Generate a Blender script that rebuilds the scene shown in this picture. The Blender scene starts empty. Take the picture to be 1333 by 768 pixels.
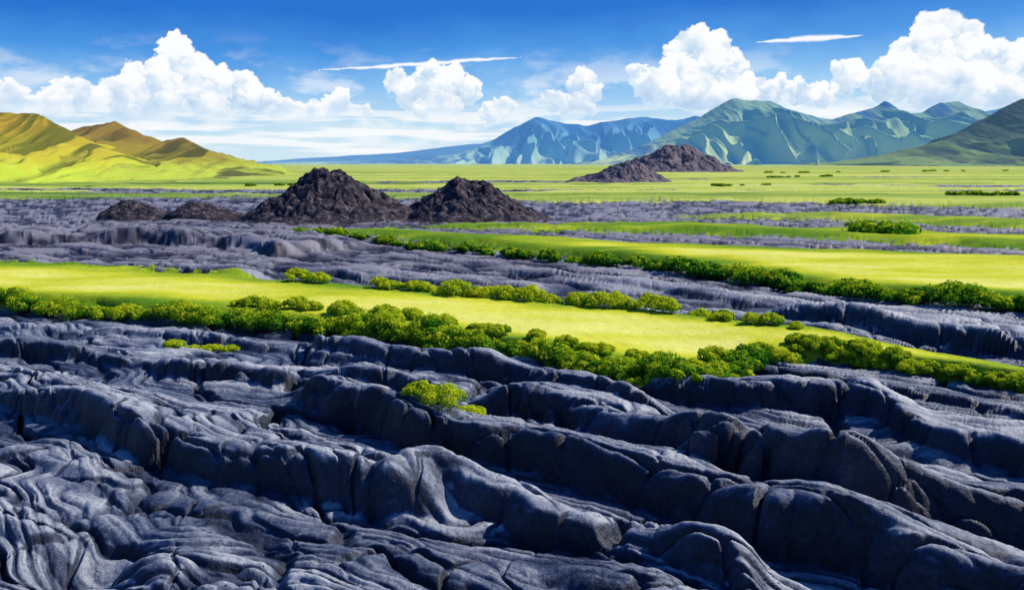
import bpy, math, random
import numpy as np
random.seed(4); rng=np.random.default_rng(7)
# ------------------------------------------------------------------ image pixel coordinates projected to world points
CH=10.0; F=1154.0; PITCH=math.radians(8.48)
cP,sP=math.cos(PITCH),math.sin(PITCH)
def sight(u,v):
    du=u-666.5; dv=384.0-v
    return du, F*cP+dv*sP, -F*sP+dv*cP
def S(u,v,z=0.0):
    a,b,c=sight(u,v); k=(z-CH)/c
    return a*k,b*k
def at_dist(u,v,D):
    a,b,c=sight(u,v); return a*D/b, CH+c*D/b
# ------------------------------------------------------------------ noise
perm=rng.permutation(256).astype(np.int32); perm=np.concatenate([perm,perm])
ang=rng.random(256)*2*np.pi
GX=np.cos(ang).astype(np.float32); GY=np.sin(ang).astype(np.float32)
R1=rng.random(256).astype(np.float32); R2=rng.random(256).astype(np.float32); R3=rng.random(256).astype(np.float32)
def perlin(x,y):
    x=np.asarray(x,np.float32); y=np.asarray(y,np.float32)
    xf=np.floor(x); yf=np.floor(y)
    xi=xf.astype(np.int32)&255; yi=yf.astype(np.int32)&255
    x=x-xf; y=y-yf
    u=x*x*x*(x*(x*6-15)+10); v=y*y*y*(y*(y*6-15)+10)
    a=perm[xi]; b=perm[(xi+1)&255]; y1=(yi+1)&255
    def g(h,dx,dy): return GX[h]*dx+GY[h]*dy
    n00=g(perm[a+yi],x,y); n10=g(perm[b+yi],x-1,y)
    n01=g(perm[a+y1],x,y-1); n11=g(perm[b+y1],x-1,y-1)
    p=n00+u*(n10-n00); q=n01+u*(n11-n01)
    return (p+v*(q-p))*1.5
def worley(x,y):
    x=np.asarray(x,np.float32); y=np.asarray(y,np.float32)
    xf=np.floor(x); yf=np.floor(y)
    f1=np.full(x.shape,9,np.float32); f2=f1.copy(); idv=np.zeros_like(f1)
    for i in (-1,0,1):
        for j in (-1,0,1):
            cx=xf+i; cy=yf+j
            h=perm[perm[cx.astype(np.int32)&255]+(cy.astype(np.int32)&255)]
            d=np.sqrt((cx+.1+.8*R1[h]-x)**2+(cy+.1+.8*R2[h]-y)**2)
            c=d<f1
            f2=np.where(c,f1,np.minimum(f2,d)); idv=np.where(c,R3[h],idv); f1=np.where(c,d,f1)
    return f2-f1,idv
def fbm(x,y,o=4,g=0.5):
    r=0;a=1;f=1
    for i in range(o):
        r=r+a*perlin(x*f+i*17.3,y*f-i*9.7); a*=g; f*=2.03
    return r
def billow(x,y,o=4,g=0.5):
    r=0;a=1;f=1
    for i in range(o):
        r=r+a*np.abs(perlin(x*f+i*11.3,y*f+i*5.7)); a*=g; f*=2.03
    return r
def sst(a,b,x):
    t=np.clip((x-a)/(b-a),0,1); return t*t*(3-2*t)
# ------------------------------------------------------------------ mesh util
def grid_mesh(name,X,Y,Z,attrs={},smooth=True):
    nr,nc=X.shape; n=nr*nc
    co=np.empty((n,3),np.float32); co[:,0]=X.ravel(); co[:,1]=Y.ravel(); co[:,2]=Z.ravel()
    i=np.arange(n,dtype=np.int32).reshape(nr,nc)
    q=np.stack([i[:-1,:-1],i[:-1,1:],i[1:,1:],i[1:,:-1]],-1).reshape(-1,4)
    return raw_mesh(name,co,q,attrs,smooth)
def raw_mesh(name,co,q,attrs={},smooth=True):
    me=bpy.data.meshes.new(name); m=len(q)
    me.vertices.add(len(co)); me.vertices.foreach_set('co',co.astype(np.float32).ravel())
    me.loops.add(m*4); me.loops.foreach_set('vertex_index',q.astype(np.int32).ravel())
    me.polygons.add(m); me.polygons.foreach_set('loop_start',np.arange(0,m*4,4,dtype=np.int32))
    if smooth: me.polygons.foreach_set('use_smooth',np.ones(m,bool))
    me.update(calc_edges=True)
    for k,a in attrs.items():
        at=me.attributes.new(k,'FLOAT','POINT'); at.data.foreach_set('value',np.asarray(a,np.float32).ravel())
    ob=bpy.data.objects.new(name,me); bpy.context.scene.collection.objects.link(ob)
    return ob
# ------------------------------------------------------------------ node util
class NT:
    def __init__(s,t): s.t=t; s.n=t.nodes; s.n.clear()
    def new(s,ty,**k):
        nd=s.n.new(ty)
        for a,b in k.items(): setattr(nd,a,b)
        return nd
    def put(s,inp,v):
        if isinstance(v,bpy.types.NodeSocket): s.t.links.new(v,inp)
        else: inp.default_value=v
    def m(s,op,a,b=0.0,c=0.0,clamp=False):
        nd=s.new('ShaderNodeMath',operation=op,use_clamp=clamp)
        s.put(nd.inputs[0],a); s.put(nd.inputs[1],b); s.put(nd.inputs[2],c); return nd.outputs[0]
    def mr(s,x,a,b,c=0.0,d=1.0,smooth=True):
        nd=s.new('ShaderNodeMapRange'); nd.interpolation_type='SMOOTHSTEP' if smooth else 'LINEAR'
        s.put(nd.inputs[0],x)
        for i,v in zip((1,2,3,4),(a,b,c,d)): s.put(nd.inputs[i],v)
        return nd.outputs[0]
    def mix(s,f,a,b,blend='MIX'):
        nd=s.new('ShaderNodeMix',data_type='RGBA',blend_type=blend)
        s.put(nd.inputs[0],f)
        s.put(nd.inputs[6],a if isinstance(a,bpy.types.NodeSocket) else (*a,1))
        s.put(nd.inputs[7],b if isinstance(b,bpy.types.NodeSocket) else (*b,1)); return nd.outputs[2]
    def noise(s,vec,scale,det=4,rough=.55,dist=0):
        nd=s.new('ShaderNodeTexNoise'); s.put(nd.inputs['Vector'],vec)
        nd.inputs['Scale'].default_value=scale; nd.inputs['Detail'].default_value=det
        nd.inputs['Roughness'].default_value=rough; nd.inputs['Distortion'].default_value=dist
        return nd.outputs['Fac']
    def attr(s,n): return s.new('ShaderNodeAttribute',attribute_name=n).outputs['Fac']
    def ramp(s,f,stops,interp='LINEAR'):
        nd=s.new('ShaderNodeValToRGB'); s.put(nd.inputs[0],f); cr=nd.color_ramp; cr.interpolation=interp
        while len(cr.elements)<len(stops): cr.elements.new(0.5)
        for e,(p,c) in zip(cr.elements,stops): e.position=p; e.color=(*c,1)
        return nd.outputs[0]
    def mapping(s,vec,sc=(1,1,1),rot=(0,0,0)):
        nd=s.new('ShaderNodeMapping'); s.put(nd.inputs[0],vec); nd.inputs['Scale'].default_value=sc
        nd.inputs['Rotation'].default_value=rot; return nd.outputs[0]
    def pos(s): return s.new('ShaderNodeNewGeometry').outputs['Position']
def mat(name):
    m=bpy.data.materials.new(name); m.use_nodes=True; return m,NT(m.node_tree)
def bsdf_out(t,col,rough=.8,spec=.2,bump=None,strength=.5,dist=.1):
    b=t.new('ShaderNodeBsdfPrincipled'); o=t.new('ShaderNodeOutputMaterial')
    t.put(b.inputs['Base Color'],col if isinstance(col,bpy.types.NodeSocket) else (*col,1))
    t.put(b.inputs['Roughness'],rough); t.put(b.inputs['Specular IOR Level'],spec)
    if bump is not None:
        bn=t.new('ShaderNodeBump'); t.put(bn.inputs['Strength'],strength); bn.inputs['Distance'].default_value=dist
        t.put(bn.inputs['Height'],bump); t.t.links.new(bn.outputs[0],b.inputs['Normal'])
    t.t.links.new(b.outputs[0],o.inputs[0]); return b,o
# ------------------------------------------------------------------ layout curves (ground)
def curve(pts,z=0.0):
    w=[S(u,v,z) for u,v in pts]; w.sort()
    xs=np.array([p[0] for p in w]); ys=np.array([p[1] for p in w])
    def f(X):
        y=np.interp(X,xs,ys)
        sl=(ys[1]-ys[0])/(xs[1]-xs[0]); sr=(ys[-1]-ys[-2])/(xs[-1]-xs[-2])
        y=np.where(X<xs[0],ys[0]+(X-xs[0])*np.clip(sl,-.6,.6),y)
        return np.where(X>xs[-1],ys[-1]+(X-xs[-1])*np.clip(sr,-.6,.6),y)
    return f
ST=[(0,340),(190,350),(380,364),(600,380),(760,394),(900,408),(1050,426),(1200,455),(1333,478)]
SB=[(0,388),(150,398),(300,410),(500,428),(650,446),(780,466),(860,484),(930,476),(1000,452),(1100,458),(1200,470),(1333,488)]
RW=[(380,296),(560,312),(700,325),(850,340),(1000,355),(1150,375),(1333,390)]
W1=[(380,294),(560,299),(700,306),(900,316),(1100,322),(1333,333)]
c_st,c_sb=curve(ST),curve(SB); c_rw,c_w1=curve(RW),curve(W1)
c_b3n=curve([(500,290),(900,301),(1100,308),(1333,320)]); c_b3f=curve([(500,290),(750,285),(1000,290),(1333,303)])
c_b4n=curve([(860,276),(1100,282),(1333,292)]); c_b4f=curve([(860,275),(1100,274),(1333,284)])
c_far=curve([(0,257),(370,253),(600,256),(750,261),(1000,262),(1333,268)])
def grassfield(X,Y):
    Yc=np.maximum(Y,8); k=CH/Yc**2*F
    def band(n,f): return np.minimum((Y-n(X))*k,(f(X)-Y)*k)
    g=band(c_sb,c_st)
    g=np.maximum(g,np.where(X>S(380,296)[0],band(c_rw,c_w1),-50))
    g=np.maximum(g,np.where(X>S(500,290)[0],band(c_b3n,c_b3f),-50))
    g=np.maximum(g,np.where(X>S(860,275)[0],band(c_b4n,c_b4f),-50))
    st=sst(.08,.32,fbm(X/260+3.3,Y/70+1.7,4,.55))*sst(190,250,Y)*sst(1100,500,Y)
    g=np.maximum(g,np.minimum((Y-c_far(X))*k,30)*(1-st)-5*st)
    return np.clip(g,-60,60)
# ------------------------------------------------------------------ lava scarps
TX,TY=0.82,-0.57; L_=math.hypot(TX,TY); TX/=L_; TY/=L_; NX,NY=-TY,TX
def scarp(pts,h,L,w=.55,z=.4):
    a=[]
    for u,v in pts:
        x,y=S(u,v,z); a.append((x*TX+y*TY,x*NX+y*NY))
    a.sort(); return np.array(a),h,L,w
SC=[
 scarp([(0,405),(150,414),(300,428),(430,447),(560,458),(640,468)],.4,3.5,.6),
 scarp([(380,436),(560,458),(640,466),(760,487),(840,516)],.8,3.5,.5),
 scarp([(-150,435),(0,440),(120,447),(230,463),(400,480),(520,503),(570,525)],.9,4.5,.5),
 scarp([(-200,455),(0,470),(90,485),(230,520),(360,548),(470,575),(560,622)],.3,3,.5),
 scarp([(395,492),(530,545),(600,553),(700,575),(850,615),(1000,668),(1150,705),(1333,768),(1500,820)],1.7,5.5,.75),
 scarp([(820,482),(870,492),(1000,502),(1130,512),(1200,546),(1300,575),(1400,600)],1.2,4.5,.6),
 scarp([(960,455),(1060,465),(1200,490),(1333,515),(1450,530)],.5,3,.5),
 scarp([(640,500),(760,530),(850,560),(980,597),(1100,640),(1200,643),(1333,657),(1450,690)],1.9,5.5,.85),
 scarp([(-100,490),(0,497),(100,520),(200,560),(300,590),(360,600),(450,612),(560,628)],1.4,5,.75),
 scarp([(565,606),(700,650),(770,672),(800,690)],1.1,2.4,.7),
 scarp([(805,662),(880,690),(950,722),(985,750)],1.1,2.4,.7),
 scarp([(-200,600),(0,640),(60,650),(200,690),(330,745),(420,790),(500,850)],.5,4.5,.9),
 scarp([(0,555),(120,585),(260,625),(400,665),(560,690),(700,740),(780,800)],.3,3.0,.9),
 scarp([(700,700),(820,740),(900,790)],.8,3,.7),
 # middle distance
 scarp([(-200,292),(0,298),(200,298),(330,303),(372,312)],1.8,26,2.2,1.0),
 scarp([(-100,322),(0,336),(160,340),(290,346),(310,352)],1.2,10,1.7,.6),
 scarp([(300,330),(420,340),(560,352),(700,362)],.7,7,1.3,.5),
 scarp([(1000,392),(1100,404),(1200,416),(1333,432),(1450,445)],1.4,8,1.2,.7),
 scarp([(620,335),(800,352),(950,372),(1100,390)],.6,6,1.2,.5),
 scarp([(700,378),(900,392),(1050,408),(1200,440)],.6,5,.9,.5),
]
HX,HY=S(120,700,0); LX,LY=S(250,700,0)
FOLDS=[(*S(cu,cv),am,R) for (cu,cv,am,R) in ((330,640,1.6,2.6),(560,590,.9,2.5),(900,700,1.5,2.2),(1180,600,1.6,3.0),(420,540,1.3,3),(700,540,1.0,3),(250,480,1.5,4),(1100,540,1.2,4),(480,740,-1.3,2.0))]
def terrain(X,Y):
    D=np.sqrt(X*X+Y*Y)
    s0=X*NX+Y*NY; t0=X*TX+Y*TY
    g=grassfield(X,Y)+fbm(X/14,Y/14,4)*2.4+fbm(X/90,Y/90,4)*2.5
    gm=sst(-1,5,g)
    lav=1-gm
    w1=fbm(X/7.5,Y/7.5,3)
    fl=np.abs(perlin(X/2.8+3,Y/2.8))*.9+np.abs(perlin(X/1.1,Y/1.1+9))*.22
    mid=sst(45,85,D)
    # cooled slabs: long plates with fissures between
    wa=t0+1.6*perlin(X/3.6,Y/3.6+11)+.35*perlin(X/1.0,Y/1.0+21); wb=s0+w1*1.1+.7*perlin(X/3+31,Y/3)+.14*perlin(X/.8+31,Y/.8)
    e1,i1=worley(wa/8.5,wb/2.7)
    e2,i2=worley(wa/2.4+50,wb/1.4+9)
    e3,i3=worley(wa/24+5,wb/5+3)
    rl=np.exp(-(((X-LX)**2+(Y-LY)**2)/7.0**2))     # smooth ropy lobe
    z=np.zeros_like(X); crest=np.zeros_like(X); face=np.zeros_like(X)
    hm=0.85+0.45*perlin(X/6+40,Y/6)
    blk=(i1-.5)*.8+(i2-.5)*.34
    for a,h,L,w in SC:
        sk=np.interp(t0,a[:,0],a[:,1])
        d=s0-sk+(fl-.4)*min(1.2,h)*.6+w1*.3+blk*min(1.2,h)*.5
        ends=sst(a[0,0]-1.5,a[0,0]+2.5,t0)*(1-sst(a[-1,0]-1.5,a[-1,0]+1.2,t0))
        r=np.clip((d+w)/w,0,1)
        rise=1-(1-r)**2.4
        fall=1-sst(0,L,d)
        z=z+rise*(fall**1.1)*ends*h*hm
        crest=np.maximum(crest,rise*np.exp(-np.clip(d,0,99)/(L*.5))*ends*(d>-w*.5))
        face=np.maximum(face,np.exp(-(d+w*.35)**2/(1.1*w)**2)*ends)
    rh=np.sqrt((X-HX)**2+(Y-HY)**2)
    z-=1.4*np.exp(-(rh/1.4)**2)
    ph=s0+w1*1.5+2.6*np.exp(-(rh/2.6)**2)
    for cx,cy,am,R in FOLDS:
        ph=ph+am*np.exp(-(((X-cx)**2+(Y-cy)**2)/R**2))
    big=np.abs(np.sin(np.pi*(ph/2.4+.4*perlin(t0/6,s0/3))))
    z+=.16*(big-.5)*(1-mid)
    c1=sst(0,.13,e1); c2=sst(0,.13,e2)
    fm=np.clip(.30+1.3*perlin(X/6+70,Y/6),0,1)*(1-rl)
    fs=np.clip(face*1.0+.14*fm,0,1)*(1-.6*rl)
    z+=(1-mid)*((c1-1)*.55*(.3+.7*fm)+(c2-1)*.25*fs+(i1-.5)*.34*(1-rl)+(i2-.5)*.12*fs)
    pil=np.clip(e1/.5,0,1); pil2=np.clip(e2/.5,0,1)
    z+=(1-mid)*(.14*(1-(1-pil)**2)+.10*fs*(1-(1-pil2)**2))
    p2=ph+.50*perlin(t0/4.5,s0/1.8)+.15*perlin(t0/1.3,s0/.8)+(i1-.5)*.5
    rp=p2/.62+.35*perlin(X/11,Y/11+60)
    cell=np.floor(rp); jit=.5+.5*np.sin(cell*12.9898)
    ra=np.abs(np.sin(np.pi*rp))**.6
    brk=np.clip(.75+.9*perlin(t0/2.6+33,s0/.8),.25,1)
    rb=np.abs(np.sin(np.pi*(p2+.12*perlin(t0/1.0+7,s0/.6))/.27))**.75
    am=np.clip(.98+.8*perlin(X/3.3+5,Y/3.3)+.35*rl,.5,1.25)*(1-sst(62,108,D)*.8)*(1-.55*face)
    z+=(.20*(ra*(.6+.4*jit)-.5)*(.5+.5*brk)+.035*(rb-.5)*brk)*am
    # low slabs of the middle distance
    bl=billow(t0/15,(s0+w1*2)/3.8,4,.55)
    bs=np.clip(bl*1.35,0,1)
    c3=sst(0,.13,e3)
    z+=mid*((np.minimum(bl,.75)-.5)*.6+(c3-1)*.35+(i3-.5)*.35)*(1-sst(250,600,D))
    z+=(.03*fbm(X/.7,Y/.7,3)+.02*billow(X/.35,Y/.35,2))*(1-mid)+.12*fbm(X/6,Y/6,2)
    tn=(.07+.30*crest+.08*big+.12*(i1-.5)*2)*(.25+.75*c1)*(1-.65*fs*(1-c2))+((ra*.78*(.5+.5*jit)*(.5+.5*brk)+rb*.12*brk)*(.3+.6*am)-.11)*(.3+.7*c1)  # relief shading put into rock colour: creases and faces darker, crests lighter
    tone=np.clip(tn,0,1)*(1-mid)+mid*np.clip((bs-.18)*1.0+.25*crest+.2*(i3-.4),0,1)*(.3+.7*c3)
    zl=z-.74
    grassz=.2+.35*fbm(X/18,Y/18,2)+.03*fbm(X/1.2,Y/1.2,3)
    Z=zl*lav+grassz*gm
    Z=Z*(1-sst(500,1500,D))
    return Z,g,tone
# ------------------------------------------------------------------ ground sheet
rowsA=np.linspace(-40,13,14)[:-1]
vv=np.linspace(math.atan2(10,13),math.atan2(10,175),950)
rowsB=10/np.tan(vv)
rowsC=np.geomspace(175,13500,150)[1:]
R=np.concatenate([rowsA,rowsB,rowsC])
aa=np.linspace(-.66,.66,1450)
ext=.66+np.geomspace(.01,2.2,22)
A=np.concatenate([-ext[::-1],aa,ext])
Yg,Ag=np.meshgrid(R,A,indexing='ij')
Xg=Ag*np.maximum(Yg+4,17)
Xg=Xg.astype(np.float32); Yg=Yg.astype(np.float32)
Z,G,TN=terrain(Xg,Yg)
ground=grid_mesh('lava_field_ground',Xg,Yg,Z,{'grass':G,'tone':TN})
del Xg,Yg,Z,G,TN
m,t=mat('lava_and_grass'); p=t.pos()
sx=t.new('ShaderNodeSeparateXYZ'); t.put(sx.inputs[0],p)
nz=t.new('ShaderNodeSeparateXYZ'); t.put(nz.inputs[0],t.new('ShaderNodeNewGeometry').outputs['Normal'])
dist=sx.outputs[1]
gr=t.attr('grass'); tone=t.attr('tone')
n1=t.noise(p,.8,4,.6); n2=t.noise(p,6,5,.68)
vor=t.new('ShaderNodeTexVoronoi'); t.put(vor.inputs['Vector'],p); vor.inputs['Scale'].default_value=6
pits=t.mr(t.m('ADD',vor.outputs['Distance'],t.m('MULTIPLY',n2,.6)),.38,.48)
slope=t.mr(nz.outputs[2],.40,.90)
k=t.m('MULTIPLY',tone,t.m('ADD',.25,t.m('MULTIPLY',slope,.9)))  # steep faces darkened further in the colour, like shaded sides
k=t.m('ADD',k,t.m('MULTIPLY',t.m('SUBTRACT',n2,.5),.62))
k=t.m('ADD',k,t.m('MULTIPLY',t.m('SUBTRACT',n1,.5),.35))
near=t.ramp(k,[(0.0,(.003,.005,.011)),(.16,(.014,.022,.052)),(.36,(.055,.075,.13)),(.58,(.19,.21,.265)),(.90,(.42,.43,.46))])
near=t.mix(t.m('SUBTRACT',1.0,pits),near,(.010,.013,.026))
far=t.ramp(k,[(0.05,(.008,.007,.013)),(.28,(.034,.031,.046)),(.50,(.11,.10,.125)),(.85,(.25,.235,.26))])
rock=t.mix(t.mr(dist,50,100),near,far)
ps=t.mapping(p,(.35,1,1)); g1=t.noise(ps,.12,3,.6); g3=t.noise(t.mapping(p,(.12,1,1)),.02,5,.65)
gk=t.m('ADD',t.m('MULTIPLY',g1,.65),t.m('MULTIPLY',n2,.35))
gk=t.m('ADD',gk,t.m('MULTIPLY',t.m('SUBTRACT',t.mr(gr,2,20),.68),.24))
gcol=t.ramp(gk,[(.32,(.12,.25,.015)),(.43,(.37,.45,.022)),(.53,(.62,.62,.035)),(.64,(.76,.74,.18))])
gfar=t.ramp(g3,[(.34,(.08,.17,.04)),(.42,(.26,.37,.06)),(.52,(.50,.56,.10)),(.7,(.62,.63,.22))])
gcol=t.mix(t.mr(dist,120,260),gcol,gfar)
gcol=t.mix(t.mr(dist,700,6000,0,.7),gcol,(.45,.58,.36))  # distance haze painted into the far grass colour
ge=t.m('ADD',gr,t.m('MULTIPLY',t.m('SUBTRACT',n1,.5),11))
gm=t.mr(ge,-.4,.6)
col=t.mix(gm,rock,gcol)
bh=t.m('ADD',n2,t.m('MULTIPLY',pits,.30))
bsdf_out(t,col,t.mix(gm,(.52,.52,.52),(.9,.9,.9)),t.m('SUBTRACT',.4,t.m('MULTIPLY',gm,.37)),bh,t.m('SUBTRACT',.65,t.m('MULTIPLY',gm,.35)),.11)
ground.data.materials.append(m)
# ------------------------------------------------------------------ cones
m_cone,t=mat('cinder_rock'); p=t.pos(); n1=t.noise(p,.7,5,.65)
col=t.ramp(n1,[(.36,(.016,.015,.025)),(.50,(.05,.043,.057)),(.60,(.13,.10,.105)),(.74,(.28,.21,.18))])
bsdf_out(t,col,.9,.1,n1,.9,1.0)
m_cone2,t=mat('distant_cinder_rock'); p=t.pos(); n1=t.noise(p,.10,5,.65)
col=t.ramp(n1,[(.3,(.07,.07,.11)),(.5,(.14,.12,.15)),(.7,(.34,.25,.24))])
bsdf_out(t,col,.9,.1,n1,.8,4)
def cone(u0,u1,vb,uc,vt,m,seed,ry=.8,pw=1.0,top=.12,lump=.22):
    x0,y0=S((u0+u1)/2,vb); Rx=(S(u1,vb)[0]-S(u0,vb)[0])/2; yc=y0+Rx*ry*.55
    px,pz=at_dist(uc,vt,yc); h=pz
    r=np.linspace(0,1.12,150); th=np.linspace(0,2*np.pi,420)
    Rr,T=np.meshgrid(r,th,indexing='ij')
    cx,sy=np.cos(T),np.sin(T)
    X=x0+(px-x0)*(1-np.clip(Rr,0,1))+cx*Rr*Rx; Y=yc+sy*Rr*Rx*ry
    xx,yy=X/Rx,Y/Rx
    q=Rr*(1+.10*fbm(cx*1.5+seed,sy*1.5,2))+.08*fbm(xx*2.5+seed,yy*2.5,3)*sst(.05,.3,Rr)
    b=1-np.clip((q-top)/(1-top),0,1)
    zz=h*(.95*(b**pw)**1.25)
    e,i=worley(xx*5+seed+.25*perlin(xx*9,yy*9),yy*5+.25*perlin(xx*9+7,yy*9))
    zz+=h*lump*((1-np.abs(perlin(xx*3+seed,yy*3))*1.8)-.45)*sst(1.05,.4,Rr)*.55
    zz+=h*.06*((i-.5)*.7+sst(0,.3,e)-.7)*sst(1.05,.7,Rr)
    zz+=h*.04*fbm(xx*11+seed,yy*11,4,.6)*sst(1.05,.8,Rr)
    zz-=.8*sst(.9,1.1,Rr)*max(1,h*.15)
    o=grid_mesh('cinder_cone',X,Y,zz); o.data.materials.append(m)
cone(298,545,283,418,221,m_cone,1.3)
cone(505,712,282,606,232,m_cone,5.1)
cone(118,218,281,165,261,m_cone,9.4,.9,.9,.2)
cone(205,312,281,250,264,m_cone,12.2,.9,.9,.2)
cone(735,885,238,825,210,m_cone2,3.7,.8,1.1)
cone(785,980,224,884,188,m_cone2,7.7,.8,1.1)
# ------------------------------------------------------------------ mountains
def mountain(name,sil,D,depth,mat_,lam,seed,amp=.9,pw=1.2,nc=620,nr=170,rough=.03,kn=11):
    P=[at_dist(u,v,D) for u,v in sil]; xs=np.array([a for a,_ in P]); zs=np.array([b for _,b in P])
    x=np.linspace(xs[0],xs[-1],nc); b=np.concatenate([np.linspace(-.8,0,24)[:-1],np.linspace(0,1.6,nr)])
    B,X=np.meshgrid(b,x,indexing='ij')
    hmax=zs.max()
    ker=np.hanning(kn+2); ker/=ker.sum(); hh=np.interp(x,xs,zs); pd=(kn+1)//2; hp=np.pad(hh,pd,mode='edge'); H=np.tile(np.convolve(hp,ker,'same')[pd:-pd],(len(b),1))
    H=H+rough*hmax*(fbm(X/(lam*.6)+seed,X*0+seed,5,.5))*sst(0,.25,H/hmax)
    f=np.abs(B)
    wr=.5*perlin(X/lam*.7+seed,B*1.6+seed)+.2*perlin(X/lam*2+seed,B*4)-.35*B
    def rid(v): return 1-np.minimum(np.sqrt(v*v+.0004)*2.5,1)
    g=rid(perlin(X/lam+wr+seed,B*.35+seed))
    g2=rid(perlin(X/lam*2.3+wr*2+seed*2,B*.9+seed))
    g3=rid(perlin(X/lam*5.5+wr*3.5+seed*3,B*2.5+seed))
    gg=g*.57+g2*.31+g3*.12
    bb=f*(1-amp*(gg-.46)*sst(0,.26,f))
    z=H*(np.clip(1-bb,0,1)**pw)+hmax*.006*fbm(X/lam*8,B*9,3)*sst(0,.1,f)
    z-=hmax*.05*sst(.9,1.3,f)
    Y=D-B*depth
    o=grid_mesh(name,X,Y,z,{'rel':z/hmax,'gul':gg}); o.data.materials.append(mat_); return o
def mmat(name,low,mid,high,haze,hz,z0=0,scale=.01,gulc=None):
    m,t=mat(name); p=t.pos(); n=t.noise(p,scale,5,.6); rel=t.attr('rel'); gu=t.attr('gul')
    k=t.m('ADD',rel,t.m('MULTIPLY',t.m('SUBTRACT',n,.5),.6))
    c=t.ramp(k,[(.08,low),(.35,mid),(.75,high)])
    if gulc: c=t.mix(t.mr(t.m('ADD',gu,t.m('MULTIPLY',t.m('SUBTRACT',n,.5),.3)),.48,.15,0,.85),c,gulc)  # gully shade painted as a darker colour
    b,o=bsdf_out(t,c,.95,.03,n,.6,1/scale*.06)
    e=t.new('ShaderNodeEmission'); e.inputs[0].default_value=(*haze,1); e.inputs[1].default_value=1  # aerial haze imitated by a glow mixed into the mountain surface
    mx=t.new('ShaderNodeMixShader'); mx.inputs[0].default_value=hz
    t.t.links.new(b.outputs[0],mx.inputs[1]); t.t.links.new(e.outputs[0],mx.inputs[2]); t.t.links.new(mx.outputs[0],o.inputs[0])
    return m
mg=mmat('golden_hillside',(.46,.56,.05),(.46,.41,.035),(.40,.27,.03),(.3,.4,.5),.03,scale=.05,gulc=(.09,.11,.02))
mg1=mmat('brown_hillside',(.40,.48,.05),(.28,.24,.03),(.22,.14,.03),(.3,.4,.5),.05,scale=.05,gulc=(.05,.05,.02))  # browner hill, with its shadowed face put into the colour too
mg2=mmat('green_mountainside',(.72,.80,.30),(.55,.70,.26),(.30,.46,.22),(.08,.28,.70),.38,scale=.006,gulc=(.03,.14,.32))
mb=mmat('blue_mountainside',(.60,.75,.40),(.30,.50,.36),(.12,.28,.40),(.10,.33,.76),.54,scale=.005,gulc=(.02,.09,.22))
mfar=mmat('far_blue_range',(.2,.35,.4),(.1,.22,.35),(.08,.18,.35),(.14,.36,.70),.75,scale=.003)  # bluish base colours also stand in for distance haze
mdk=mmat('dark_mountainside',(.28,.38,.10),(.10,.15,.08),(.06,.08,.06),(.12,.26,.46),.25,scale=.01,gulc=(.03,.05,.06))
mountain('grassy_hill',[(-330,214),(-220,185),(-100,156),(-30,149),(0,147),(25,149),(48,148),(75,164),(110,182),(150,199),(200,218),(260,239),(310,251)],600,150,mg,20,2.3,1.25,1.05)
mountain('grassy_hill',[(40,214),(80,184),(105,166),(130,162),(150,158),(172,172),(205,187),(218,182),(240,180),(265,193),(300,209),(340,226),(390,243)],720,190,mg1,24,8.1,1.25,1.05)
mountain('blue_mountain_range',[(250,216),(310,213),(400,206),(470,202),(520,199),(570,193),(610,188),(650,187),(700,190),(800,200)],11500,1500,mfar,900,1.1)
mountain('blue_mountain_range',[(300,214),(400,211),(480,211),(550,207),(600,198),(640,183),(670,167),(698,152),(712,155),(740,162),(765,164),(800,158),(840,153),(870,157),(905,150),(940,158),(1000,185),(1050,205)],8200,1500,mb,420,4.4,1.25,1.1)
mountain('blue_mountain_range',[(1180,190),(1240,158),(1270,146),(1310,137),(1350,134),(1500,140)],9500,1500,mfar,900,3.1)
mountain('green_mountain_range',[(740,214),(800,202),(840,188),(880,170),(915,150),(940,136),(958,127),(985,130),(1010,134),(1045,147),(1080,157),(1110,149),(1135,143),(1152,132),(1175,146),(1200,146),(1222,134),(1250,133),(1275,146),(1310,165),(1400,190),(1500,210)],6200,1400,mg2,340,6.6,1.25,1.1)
mountain('dark_mountain',[(1100,214),(1150,204),(1200,192),(1250,176),(1280,160),(1300,143),(1318,133),(1333,129),(1400,112),(1500,100),(1700,120)],3300,800,mdk,200,9.2,.8,1.2)
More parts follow.
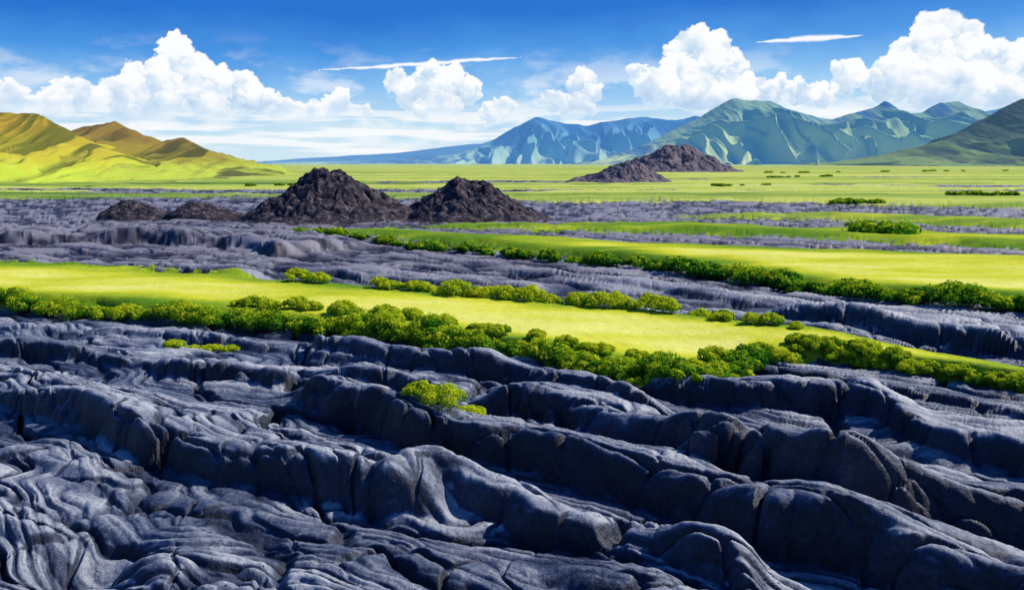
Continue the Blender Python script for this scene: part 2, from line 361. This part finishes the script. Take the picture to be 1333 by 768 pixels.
# ------------------------------------------------------------------ shrubs
m_leaf,t=mat('shrub_leaves')
lum=t.attr('lum')
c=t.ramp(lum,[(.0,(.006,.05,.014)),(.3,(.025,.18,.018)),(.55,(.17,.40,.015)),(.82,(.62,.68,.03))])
d=t.new('ShaderNodeBsdfDiffuse'); tr=t.new('ShaderNodeBsdfTranslucent'); mx=t.new('ShaderNodeMixShader'); o=t.new('ShaderNodeOutputMaterial')
t.put(d.inputs[0],c); t.put(tr.inputs[0],c); mx.inputs[0].default_value=.42
t.t.links.new(d.outputs[0],mx.inputs[1]); t.t.links.new(tr.outputs[0],mx.inputs[2]); t.t.links.new(mx.outputs[0],o.inputs[0])
def shrubs(name,items,leaf=.09,dens=1.0):
    C=[];Lm=[]
    xs=np.array([[i[0] for i in items]],np.float32); ys=np.array([[i[1] for i in items]],np.float32)
    zz=terrain(xs,ys)[0][0]
    for (x,y,r,h,br),z0 in zip(items,zz):
        nl=random.randint(8,12)
        for i in range(nl):
            a=i*2.4+random.random(); q=math.sqrt((i+.3)/nl)*.85*r
            lr=r*random.uniform(.30,.46)*(1.15-.3*q/r); lz=z0+(h-lr*.8)*(1-.8*(q/r)**2)*random.uniform(.8,1.05)
            lz=max(lz,z0+lr*.25)
            lb=random.uniform(-.20,.20)
            n=int(230*dens)
            v=rng.normal(size=(n,3)); v/=np.linalg.norm(v,axis=1)[:,None]; v[:,2]=np.where(v[:,2]<-.5,-v[:,2],v[:,2])
            rad=lr*(1-.3*rng.random(n)**2+.09*rng.normal(size=n))
            c=v*rad[:,None]*np.array([1,1,.85])+np.array([x+math.cos(a)*q,y+math.sin(a)*q,lz])
            nn=v+rng.normal(size=(n,3))*.4; nn/=np.linalg.norm(nn,axis=1)[:,None]
            u=np.cross(nn,rng.normal(size=(n,3))); u/=np.linalg.norm(u,axis=1)[:,None]; w=np.cross(nn,u)
            s=(leaf*(.6+.8*rng.random(n)))[:,None]
            C.append(np.stack([c-u*s,c-w*s*.6,c+u*s,c+w*s*.6],1))
            lu=.40+lb+br+.32*v[:,2]+.12*rng.normal(size=n)  # painted shading: leaves get lighter colour towards the top of each lobe
            Lm.append(np.repeat(np.clip(lu,0,1),4))
    co=np.concatenate(C).reshape(-1,3); q=np.arange(len(co)).reshape(-1,4)
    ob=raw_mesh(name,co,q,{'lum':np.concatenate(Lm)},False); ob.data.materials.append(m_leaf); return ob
def row(pts,step,r0,r1,hr,br,jit=.6,off=0,z=.3,gap=0):
    out=[]; W=[S(u,v,z) for u,v in pts]
    for (x0,y0),(x1,y1) in zip(W[:-1],W[1:]):
        L=math.hypot(x1-x0,y1-y0); n=max(1,int(L/step))
        for i in range(n):
            if random.random()<gap: continue
            f=(i+random.random())/n; r=random.uniform(r0,r1)
            out.append((x0+(x1-x0)*f+random.uniform(-jit,jit),y0+(y1-y0)*f+random.uniform(-jit,jit)+off,r,r*hr*random.uniform(.8,1.2),br+random.uniform(-.1,.14)))
    return out
it=row([(-60,378),(0,384),(150,396),(300,406),(420,416),(500,422)],.95,.8,1.5,1.0,.03,.4)
it+=row([(420,416),(500,422),(650,442),(780,464),(850,482),(925,478),(985,453)],.65,.6,1.3,1.0,.02,.6)
it+=row([(300,398),(500,413),(650,433),(780,453),(880,467),(950,458)],1.2,.5,.95,.85,.26,.5)
it+=row([(830,482),(870,494),(935,486)],.6,.6,1.0,1.0,.03,.5)
it+=row([(985,448),(1060,447),(1130,455),(1220,466),(1333,484),(1400,492)],.58,.45,.95,.95,.18,.35)
it+=row([(1020,440),(1100,448),(1160,456)],.9,.5,1.0,.95,.14,.4)
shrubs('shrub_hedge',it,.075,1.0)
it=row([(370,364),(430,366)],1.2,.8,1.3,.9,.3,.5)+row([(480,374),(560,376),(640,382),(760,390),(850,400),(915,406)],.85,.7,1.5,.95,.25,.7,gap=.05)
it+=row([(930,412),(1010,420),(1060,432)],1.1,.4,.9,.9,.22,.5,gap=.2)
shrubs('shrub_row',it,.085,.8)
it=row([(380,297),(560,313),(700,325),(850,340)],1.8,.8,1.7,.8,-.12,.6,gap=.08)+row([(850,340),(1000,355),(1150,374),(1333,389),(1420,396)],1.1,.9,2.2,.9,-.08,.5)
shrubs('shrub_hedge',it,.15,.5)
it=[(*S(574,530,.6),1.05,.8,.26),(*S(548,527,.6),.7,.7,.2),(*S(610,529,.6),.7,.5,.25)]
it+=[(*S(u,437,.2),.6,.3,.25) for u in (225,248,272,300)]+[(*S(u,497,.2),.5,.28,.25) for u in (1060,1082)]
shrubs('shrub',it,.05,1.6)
it=[]
for (u0,v0,u1,v1,n,r) in ((1122,303,1165,305,5,2.4),(1090,262,1160,262,6,1.4),(1240,255,1320,256,8,1.5),(320,243,400,242,8,1.3),(920,243,1000,242,7,1.3),(1000,232,1100,230,8,1.8),(1000,226,1333,222,12,2.6)):
    for i in range(n):
        f=random.random()**1.3; x,y=S(u0+(u1-u0)*f,v0+(v1-v0)*f+random.uniform(-.4,.4)); rr=r*random.uniform(.5,1.2); it.append((x,y,rr*1.6,rr*.65,-.02))
shrubs('distant_tree_line',it,.5,.12)
# ------------------------------------------------------------------ clouds
BL=[(10,138,25),(60,142,22),(100,128,25),(150,135,30),(190,116,28),(235,88,30),(228,68,20),(252,108,30),(300,115,25),(330,128,20),(270,140,30),(370,146,20),(400,149,18),(440,141,20),(470,149,13),(210,140,35),(-40,140,25),
(517,105,14),(557,100,18),(585,108,22),(610,120,16),(540,120,25),(570,135,30),(655,143,14),(636,150,12),
(718,131,13),(755,106,17),(766,120,18),(750,140,20),
(830,95,11),(850,112,24),(880,100,22),(903,66,27),(930,76,28),(950,97,20),(900,110,35),(940,120,28),(980,118,20),(1010,117,18),(1040,121,16),(1070,126,14),
(1100,101,20),(1130,104,12),(1160,106,28),(1196,78,30),(1232,48,30),(1264,62,20),(1220,100,42),(1290,74,22),(1322,88,22),(1345,78,26),(1280,112,38),(1390,90,40),(1450,110,40)]
CR=14000.
az=np.linspace(-48,48,1400); el=np.linspace(-.6,13,290)
EL,AZ=np.meshgrid(el,az,indexing='ij')
Xc=CR*np.sin(np.radians(AZ))*np.cos(np.radians(EL)); Yc=CR*np.cos(np.radians(AZ))*np.cos(np.radians(EL)); Zc=CR*np.sin(np.radians(EL))
def ae(u,v):
    a,b,c=sight(u,v); return math.degrees(math.atan2(a,b)),math.degrees(math.atan2(c,math.hypot(a,b)))
wx=AZ+.30*fbm(AZ/1.1,EL/1.1,4,.6); wy=EL+.24*fbm(AZ/1.1+50,EL/1.1,4,.6)
FF=np.full(AZ.shape,-1.0); SH=np.zeros(AZ.shape)
puffs=[]
for u,v,r in BL:
    a,e=ae(u,v); rd=r/F*57.3; puffs.append((a,e,rd))
    for i in range(7):
        th=random.uniform(-.3,math.pi+.3); r2=rd*random.uniform(.28,.5)
        puffs.append((a+math.cos(th)*rd*.85,e+math.sin(th)*rd*.8,r2))
for a,e,r in puffs:
    i0,i1=np.searchsorted(el,[e-r*1.8-.6,e+r*1.8+.6]); j0,j1=np.searchsorted(az,[a-r*1.8-.6,a+r*1.8+.6])
    if i1<=i0 or j1<=j0: continue
    dx=(wx[i0:i1,j0:j1]-a)/r; dy=(wy[i0:i1,j0:j1]-e)/r
    f=1-(dx*dx+dy*dy); s=.55+.40*(dx*.35+dy*.85)
    sub=FF[i0:i1,j0:j1]; up=f>sub
    SH[i0:i1,j0:j1]=np.where(up,s*.5+SH[i0:i1,j0:j1]*.5,SH[i0:i1,j0:j1]); FF[i0:i1,j0:j1]=np.maximum(sub,f)
al=sst(0,.22,FF)
base=1-sst(3.6,2.2,EL+.5*fbm(AZ/3,EL/1.5,3))*.95
al=al*base
shade=np.clip(SH+.10+.22*fbm(AZ/1.5,EL/1.0,4),0,1)*sst(1.4,5.0,EL+.4*fbm(AZ/2,EL,3))**.5
veil=sst(.05,.6,fbm(AZ/9,EL/.55+20,4,.55)+.3)*sst(4.2,2.6,EL)*sst(-.2,.8,EL)*.8
soft=sst(-.15,.8,fbm(AZ/6+9,EL/2.2,5,.6))*sst(8.2,3.5,EL)*.6
for (u0,v0,u1,v1,th) in ((412,91,682,73,.16),(985,54,1124,45,.2)):
    a0,e0=ae(u0,v0); a1,e1=ae(u1,v1); f=(AZ-a0)/(a1-a0); c=e0+(e1-e0)*f
    wth=th*np.clip(np.sin(np.pi*np.clip(f,0,1)),0,1)**.8*(1+.5*fbm(AZ/1.2,EL*0+3,3))
    st=sst(wth,wth*.3,np.abs(EL-c+.06*fbm(AZ/1.5,EL,3)))*((f>0)&(f<1))*.95
    al=np.maximum(al,st); shade=np.maximum(shade,st)
tot=1-(1-al)*(1-veil)*(1-soft)
shade=np.where(tot>0,(al*shade+(1-al)*.75),.75)
cl=grid_mesh('cloud',Xc,Yc,Zc,{'alpha':tot,'shade':shade})
m,t=mat('cloud_vapour'); c=t.ramp(t.attr('shade'),[(.05,(.42,.60,.84)),(.35,(.66,.79,.93)),(.58,(.96,.98,1)),(1,(1,1,1))])
e=t.new('ShaderNodeEmission'); t.put(e.inputs[0],c); e.inputs[1].default_value=1.0  # clouds glow by themselves; bright and shaded sides come from the colour ramp
tr=t.new('ShaderNodeBsdfTransparent'); mx=t.new('ShaderNodeMixShader'); o=t.new('ShaderNodeOutputMaterial')
t.put(mx.inputs[0],t.attr('alpha')); t.t.links.new(tr.outputs[0],mx.inputs[1]); t.t.links.new(e.outputs[0],mx.inputs[2]); t.t.links.new(mx.outputs[0],o.inputs[0])
cl.data.materials.append(m)
# ------------------------------------------------------------------ world + sun
elev=math.radians(42); az_=math.atan2(.72,.26)
sd=np.array([math.sin(az_)*math.cos(elev),math.cos(az_)*math.cos(elev),math.sin(elev)])
w=bpy.data.worlds.new('World'); bpy.context.scene.world=w; w.use_nodes=True; t=NT(w.node_tree)
sky=t.new('ShaderNodeTexSky',sky_type='NISHITA'); sky.sun_disc=False; sky.sun_elevation=elev; sky.sun_rotation=az_
tc=t.new('ShaderNodeTexCoord').outputs['Generated']
sp=t.new('ShaderNodeSeparateXYZ'); t.put(sp.inputs[0],tc)
n=t.noise(t.mapping(tc,(1,1,2.2)),5,4,.6)
zz=t.m('ADD',sp.outputs[2],t.m('MULTIPLY',t.m('SUBTRACT',n,.5),.06))
zz=t.m('SUBTRACT',zz,t.m('MULTIPLY',sp.outputs[0],.03))
gr=t.ramp(zz,[(0,(6.8,8.5,9.6)),(.04,(5.6,7.9,9.6)),(.085,(2.4,5.4,9.2)),(.12,(.5,3.0,8.0)),(.16,(.01,1.6,6.6)),(.3,(.05,1.05,4.6)),(.6,(.10,1.0,4.0))])
mixc=t.mix(.92,sky.outputs[0],gr)
bg=t.new('ShaderNodeBackground'); t.put(bg.inputs[0],mixc); bg.inputs[1].default_value=.1
o=t.new('ShaderNodeOutputWorld'); t.t.links.new(bg.outputs[0],o.inputs[0])
sl=bpy.data.lights.new('sun','SUN'); sl.energy=5.0; sl.angle=math.radians(.5); sl.color=(1,.95,.85)
so=bpy.data.objects.new('sun',sl); bpy.context.scene.collection.objects.link(so)
from mathutils import Vector
so.rotation_euler=Vector(sd).to_track_quat('Z','Y').to_euler(); so.location=(60,40,80)
# ------------------------------------------------------------------ camera
cam=bpy.data.cameras.new('camera'); co=bpy.data.objects.new('camera',cam); bpy.context.scene.collection.objects.link(co)
co.location=(0,0,CH); co.rotation_euler=(math.pi/2-PITCH,0,0)
cam.sensor_width=36; cam.lens=36*F/1333; cam.clip_end=60000; cam.clip_start=.1
sc=bpy.context.scene; sc.camera=co
sc.view_settings.view_transform='Standard'; sc.view_settings.look='None'; sc.view_settings.exposure=0
